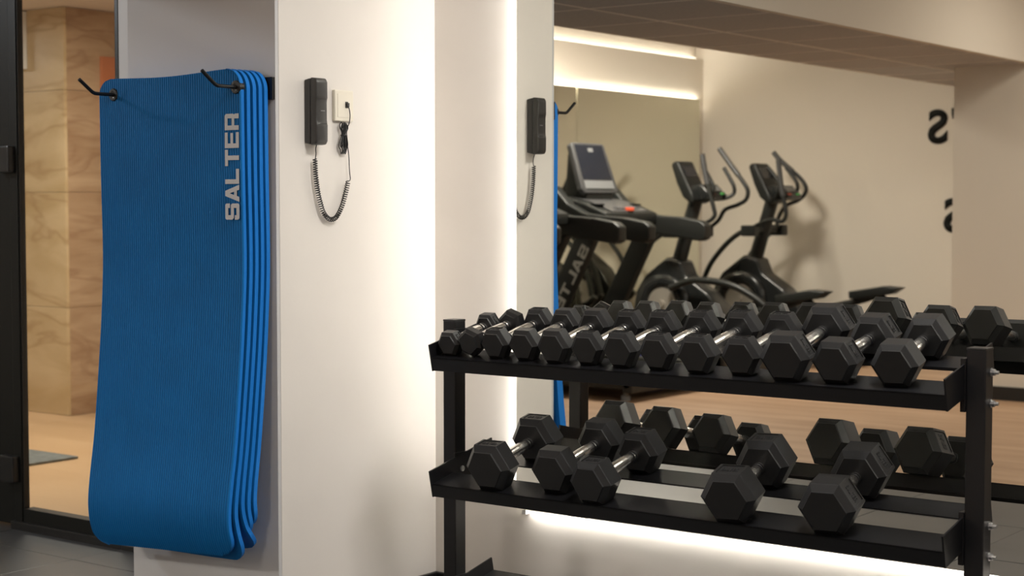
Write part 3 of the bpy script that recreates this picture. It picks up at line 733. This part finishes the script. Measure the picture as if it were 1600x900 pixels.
# ================================================================== TREADMILLS (seen in the mirror)
def treadmill(yc, label):
    t = thing('treadmill', (-6.5, yc, 0.0), label, 'treadmill', 'treadmills facing the far mirror')
    dk = MB(); dk.cbox((-0.75, -0.42, 0.07), (1.09, -0.30, 0.20), 0.012); dk.cbox((-0.75, 0.30, 0.07), (1.09, 0.42, 0.20), 0.012); dk.cbox((1.03, -0.42, 0.05), (1.10, 0.42, 0.19), 0.012)
    dk.box((-0.7, -0.31, 0.08), (1.05, 0.31, 0.15))
    dk.build('deck', 'machine', t)
    MB().cbox((-0.30, -0.28, 0.150), (1.04, 0.28, 0.185), 0.008).build('belt', 'machine_gloss', t)
    MB().prism([(-0.80, 0.06), (-0.16, 0.10), (-0.20, 0.24), (-0.42, 0.33), (-0.72, 0.31), (-0.80, 0.20)], -0.41, 0.41, 'y', 0.015, 3).build('motor_hood', 'machine_gloss', t)
    for sx_, sy_ in ((-0.68, -0.36), (-0.68, 0.36), (1.02, -0.36), (1.02, 0.36)):
        MB().lathe([(0, 0.03), (0.03, 0.03), (0.035, 0.015), (0.075, 0.015)], (sx_, sy_, 0.0), 'z', 12).build('foot', 'silver', t)
    mb = MB(); mb.cbox((0.40, 0.4205, 0.125), (0.62, 0.4225, 0.175), 0.0005)
    mb.build('blue_sticker', 'blue_print', t)
    mb = MB(); word(mb, 'SALTER', (0.40 - 0.03, 0.421, 0.135), (-1, 0, 0), (0, 0, 1), (0, 1, 0), 0.30, 0.04, 0.001); mb.build('lettering', 'white', t)
    for s in (1, -1):
        ya, yb = s * 0.345, s * 0.415
        u = MB().prism([(-0.10, 1.00), (0.075, 1.00), (-0.36, 0.18), (-0.54, 0.18)], ya, yb, 'y', 0.008, 2).build('upright', 'machine', t)
        if s > 0:
            d = Vector((-0.445, 0, -0.82)).normalized(); up = Vector((-d.z, 0, d.x)); up = -up if up.x > 0 else up
            letters('SALTER', Vector((0.015, yb + 0.0003, 0.90)), d, up, (0, 1, 0), 0.62, 0.075, 0.001, 0.14, 'grey_letter', lambda q, nm, mm: q.build(nm, mm, u))
        MB().prism([(-0.42, 1.33), (-0.30, 1.345), (-0.17, 1.215), (-0.03, 1.150), (0.10, 1.133), (0.30, 1.120), (0.47, 1.092), (0.515, 1.060), (0.512, 0.965), (0.47, 0.945), (0.07, 0.998), (-0.15, 1.02), (-0.34, 1.13)],
                   s * 0.33, s * 0.425, 'y', 0.014, 3).build('handrail', 'machine', t)
    MB().prism([(-0.36, 1.16), (-0.33, 1.27), (-0.10, 1.225), (0.10, 1.15), (0.10, 1.07), (-0.2, 1.06)], -0.34, 0.34, 'y', 0.01, 2).build('dashboard', 'machine', t)
    MB().prism([(-0.27, 1.268), (-0.10, 1.233), (0.085, 1.165), (0.085, 1.155), (-0.10, 1.222), (-0.27, 1.256)], -0.24, 0.24, 'y').build('tray', 'machine_grey', t)
    mb = MB()
    for s in (1, -1): mb.lathe([(0, 0.052), (0.01, 0.056), (0.012, 0.046), (-0.0, 0.044)], (-0.04, s * 0.24, 1.205), 'z', 20)
    mb.build('cup_holder', 'machine_gloss', t)
    mb = MB()
    for k in range(4): mb.cbox((0.02, -0.13 + 0.07 * k, 1.178), (0.06, -0.08 + 0.07 * k, 1.196), 0.003)
    mb.build('key_panel', 'silver', t)
    MB().cbox((0.062, -0.03, 1.165), (0.10, 0.03, 1.190), 0.004).build('stop_key', 'red', t)
    # console: leaning slab with the screen
    R = Matrix.Translation((-0.225, 0, 1.485)) @ Matrix.Rotation(math.radians(-19), 4, 'Y')
    def tilt(mb): mb.v = [tuple(R @ Vector(v)) for v in mb.v]; return mb
    con = tilt(MB().prism([(-0.205, -0.20), (0.205, -0.20), (0.235, -0.17), (0.215, 0.17), (0.195, 0.19), (-0.195, 0.19), (-0.215, 0.17), (-0.235, -0.17)], -0.05, -0.004, 'x', 0.010, 3)).build('console', 'machine_grey', t)
    tilt(MB().prism([(-0.185, -0.095), (0.185, -0.095), (0.178, 0.172), (-0.178, 0.172)], -0.006, -0.0015, 'x')).build('screen', 'screen', con)
    tilt(MB().prism([(-0.19, -0.165), (0.19, -0.165), (0.186, -0.105), (-0.186, -0.105)], -0.006, -0.001, 'x')).build('keypad', 'silver', con)
    tilt(MB().box((-0.0016, -0.04, 0.118), (-0.0004, 0.025, 0.148))).build('screen_label', 'silver', con)
    MB().prism([(-0.42, 1.10), (-0.20, 1.10), (-0.17, 1.32), (-0.30, 1.60), (-0.35, 1.58), (-0.37, 1.3)], -0.17, 0.17, 'y', 0.012, 2).build('console_neck', 'machine', t)
    # safety cord
    return t
treadmill(7.66 - 9.93, 'treadmill with a visible dark screen seen in the mirror beside the cross trainers')
treadmill(7.66 - 8.80, 'treadmill mostly hidden behind the blue mats in the mirror, one armrest showing')

# ================================================================== CROSS TRAINERS (seen in the mirror)
def cross_trainer(x0, yc, label, nearA, farA, fixed, lower, raised=False):
    t = thing('cross_trainer', (x0, yc, 0.0), label, 'cross trainer', 'cross trainers in front of the lettered wall')
    MB().tube([(-0.10, 0, 0.60), (-0.01, 0, 0.79), (0.06, 0, 1.02), (0.134, 0, 1.255)], [0.062, 0.058, 0.056, 0.054], 16).build('mast', 'machine', t)
    # drive housing
    hs_ = MB().prism([(-0.40, 0.06), (-0.40, 0.30), (-0.36, 0.52), (-0.28, 0.648), (-0.075, 0.80), (0.05, 0.77), (0.10, 0.652), (0.29, 0.53), (0.42, 0.40), (0.50, 0.22), (0.50, 0.06)], -0.105, 0.105, 'y', 0.03, 3)
    hs_.build('drive_housing', 'machine_gloss', t)
    for s in (1, -1):
        rg = MB().lathe([(0, 0.235), (s * 0.035, 0.235), (s * 0.055, 0.215), (s * 0.058, 0.16), (s * 0.045, 0.135), (0, 0.13)], (-0.087, s * 0.10, 0.432), 'y', 40)
        w_ = rg.build('flywheel_cover', 'machine_gloss', t, smooth=True)
        MB().lathe([(0, 0.128), (s * 0.05, 0.126), (s * 0.054, 0.03), (s * 0.075, 0.028), (s * 0.075, 0.002)], (-0.087, s * 0.10, 0.432), 'y', 40).build('flywheel_disc', 'disc', w_, smooth=False)
    fr = MB(); fr.cbox((-0.45, -0.04, 0.02), (1.45, 0.04, 0.09), 0.01); fr.cbox((-0.48, -0.29, 0.0), (-0.40, 0.29, 0.07), 0.015); fr.cbox((1.38, -0.29, 0.0), (1.46, 0.29, 0.07), 0.015)
    fr.build('base_frame', 'machine', t)
    for s in (1, -1):
        MB().cbox((0.45, s * 0.2 - 0.03, 0.13), (1.42, s * 0.2 + 0.03, 0.17), 0.006).build('roller_track', 'silver', t)
    # console head
    con = MB().prism([(-0.03, 1.52), (-0.012, 1.548), (0.035, 1.552), (0.075, 1.47), (0.165, 1.30), (0.20, 1.235), (0.15, 1.215), (0.075, 1.27), (0.02, 1.38)], -0.115, 0.115, 'y', 0.02, 3).build('console', 'machine', t)
    Rm = Matrix.Translation((0.068, 0, 1.475)) @ Matrix.Rotation(math.radians(-27), 4, 'Y')
    mb = MB().box((-0.004, -0.085, -0.055), (0.007, 0.085, 0.045)); mb.v = [tuple(Rm @ Vector(v)) for v in mb.v]; mb.build('screen', 'screen', con)
    rd = MB().prism([(0.16, 1.36), (0.25, 1.37), (0.34, 1.285), (0.33, 1.255), (0.18, 1.24)], -0.13, 0.13, 'y', 0.012, 2).build('reading_rest', 'machine_gloss', t)
    mb = MB().box((0, -0.08, -0.03), (0.006, 0.08, 0.03)); Rk = Matrix.Translation((0.292, 0, 1.335)) @ Matrix.Rotation(math.radians(-47), 4, 'Y')
    mb.v = [tuple(Rk @ Vector(v)) for v in mb.v]; mb.build('small_display', 'silver', rd)
    for yk, mk in ((0.09, 'red'), (-0.06, 'green')):
        MB().cbox((0.325, yk - 0.02, 1.29), (0.345, yk + 0.02, 1.302), 0.003).build('key', mk, rd)
    # pivot shaft with boxes
    MB().tube([(0.06, -0.27, 1.01), (0.06, 0.27, 1.01)], 0.028, 14).build('pivot_shaft', 'machine', t)
    for s in (1, -1):
        MB().cbox((0.00, s * 0.25 - 0.045, 0.955), (0.125, s * 0.25 + 0.045, 1.045), 0.015).build('pivot_box', 'machine', t)
    for s, path in ((1, nearA), (-1, farA)):
        pts = spline([(p[0], s * (0.25 - 0.02 * max(0, p[1] - 1.1)), p[1]) for p in path], 5)
        a = MB().tube(pts, 0.0165, 12).build('swing_handle', 'machine', t)
        MB().tube(pts[:9], 0.0205, 12).build('grip', 'machine_grey', a)
    for s in (1, -1):
        pts = spline([(p[0], s * (0.08 + 0.08 * min(1, i / 2)), p[1]) for i, p in enumerate(fixed[::-1])], 5)
        MB().tube(pts, 0.0155, 10).build('fixed_handle', 'machine', t)
    for s, sh in ((1, 0.0), (-1, 0.12)):
        pts = spline([(p[0] + sh * 0.3 * i / 4, s * 0.27, p[1]) for i, p in enumerate(lower)], 5)
        MB().tube(pts, 0.021, 12).build('link_arm', 'machine', t)
    for s, dx, dz in ((-1, 0.0, 0.0), (1, -0.22, -0.16)):
        prof = [(0.76, 0.454), (0.755, 0.512), (1.05, 0.564), (1.19, 0.553), (1.11, 0.50), (0.82, 0.452)]
        MB().prism([(p[0] + dx, p[1] + dz) for p in prof], s * 0.2 - 0.075, s * 0.2 + 0.075, 'y', 0.01, 2).build('pedal', 'machine', t)
    if not raised:
        MB().tube(spline([(-0.40, 0.26, 0.44), (-0.25, 0.24, 0.30), (0.2, 0.2, 0.24), (0.60, 0.2, 0.27), (0.85, 0.2, 0.29), (1.15, 0.2, 0.20)], 4), 0.027, 12).build('pedal_arm', 'machine', t)
    else: MB().tube(spline([(0.02, 0.20, 0.56), (0.20, 0.215, 0.622), (0.342, 0.23, 0.631), (0.566, 0.23, 0.604), (0.731, 0.22, 0.536), (0.867, 0.21, 0.445), (1.02, 0.20, 0.30), (1.15, 0.2, 0.20)], 4), 0.027, 12).build('pedal_arm', 'machine', t)
    MB().tube(spline([(-0.40, -0.26, 0.44), (-0.25, -0.24, 0.35), (0.3, -0.2, 0.33), (0.80, -0.2, 0.43), (1.02, -0.2, 0.47), (1.18, -0.2, 0.22)], 4), 0.027, 12).build('pedal_arm', 'machine', t)
    return t
LOWER = [(0.078, 1.023), (-0.045, 0.965), (-0.163, 0.869), (-0.283, 0.73), (-0.361, 0.574), (-0.40, 0.44)]
cross_trainer(-6.50, 7.66 - 12.0, 'cross trainer at the right in the mirror, before the lettered wall',
              [(0.311, 1.569), (0.341, 1.364), (0.371, 1.236), (0.389, 1.133), (0.355, 1.077), (0.264, 1.090), (0.16, 1.060), (0.078, 1.02)],
              [(0.014, 1.648), (0.086, 1.572), (0.253, 1.438), (0.312, 1.358), (0.301, 1.300), (0.243, 1.248), (0.143, 1.211), (0.09, 1.157), (0.055, 1.093), (0.04, 1.0)],
              [(0.171, 1.517), (0.23, 1.453), (0.277, 1.379), (0.266, 1.305), (0.22, 1.263), (0.144, 1.253)], LOWER)
cross_trainer(-6.69, 7.66 - 11.1, 'cross trainer beside the treadmill armrest in the mirror',
              [(0.325, 1.596), (0.354, 1.454), (0.394, 1.307), (0.434, 1.185), (0.440, 1.12), (0.36, 1.07), (0.22, 1.05), (0.078, 1.02)],
              [(0.201, 1.655), (0.305, 1.522), (0.409, 1.395), (0.455, 1.320), (0.438, 1.250), (0.365, 1.210), (0.25, 1.170), (0.187, 1.083), (0.08, 1.01)],
              [(0.288, 1.501), (0.346, 1.410), (0.380, 1.350), (0.375, 1.295), (0.318, 1.260), (0.18, 1.250)], LOWER, True)
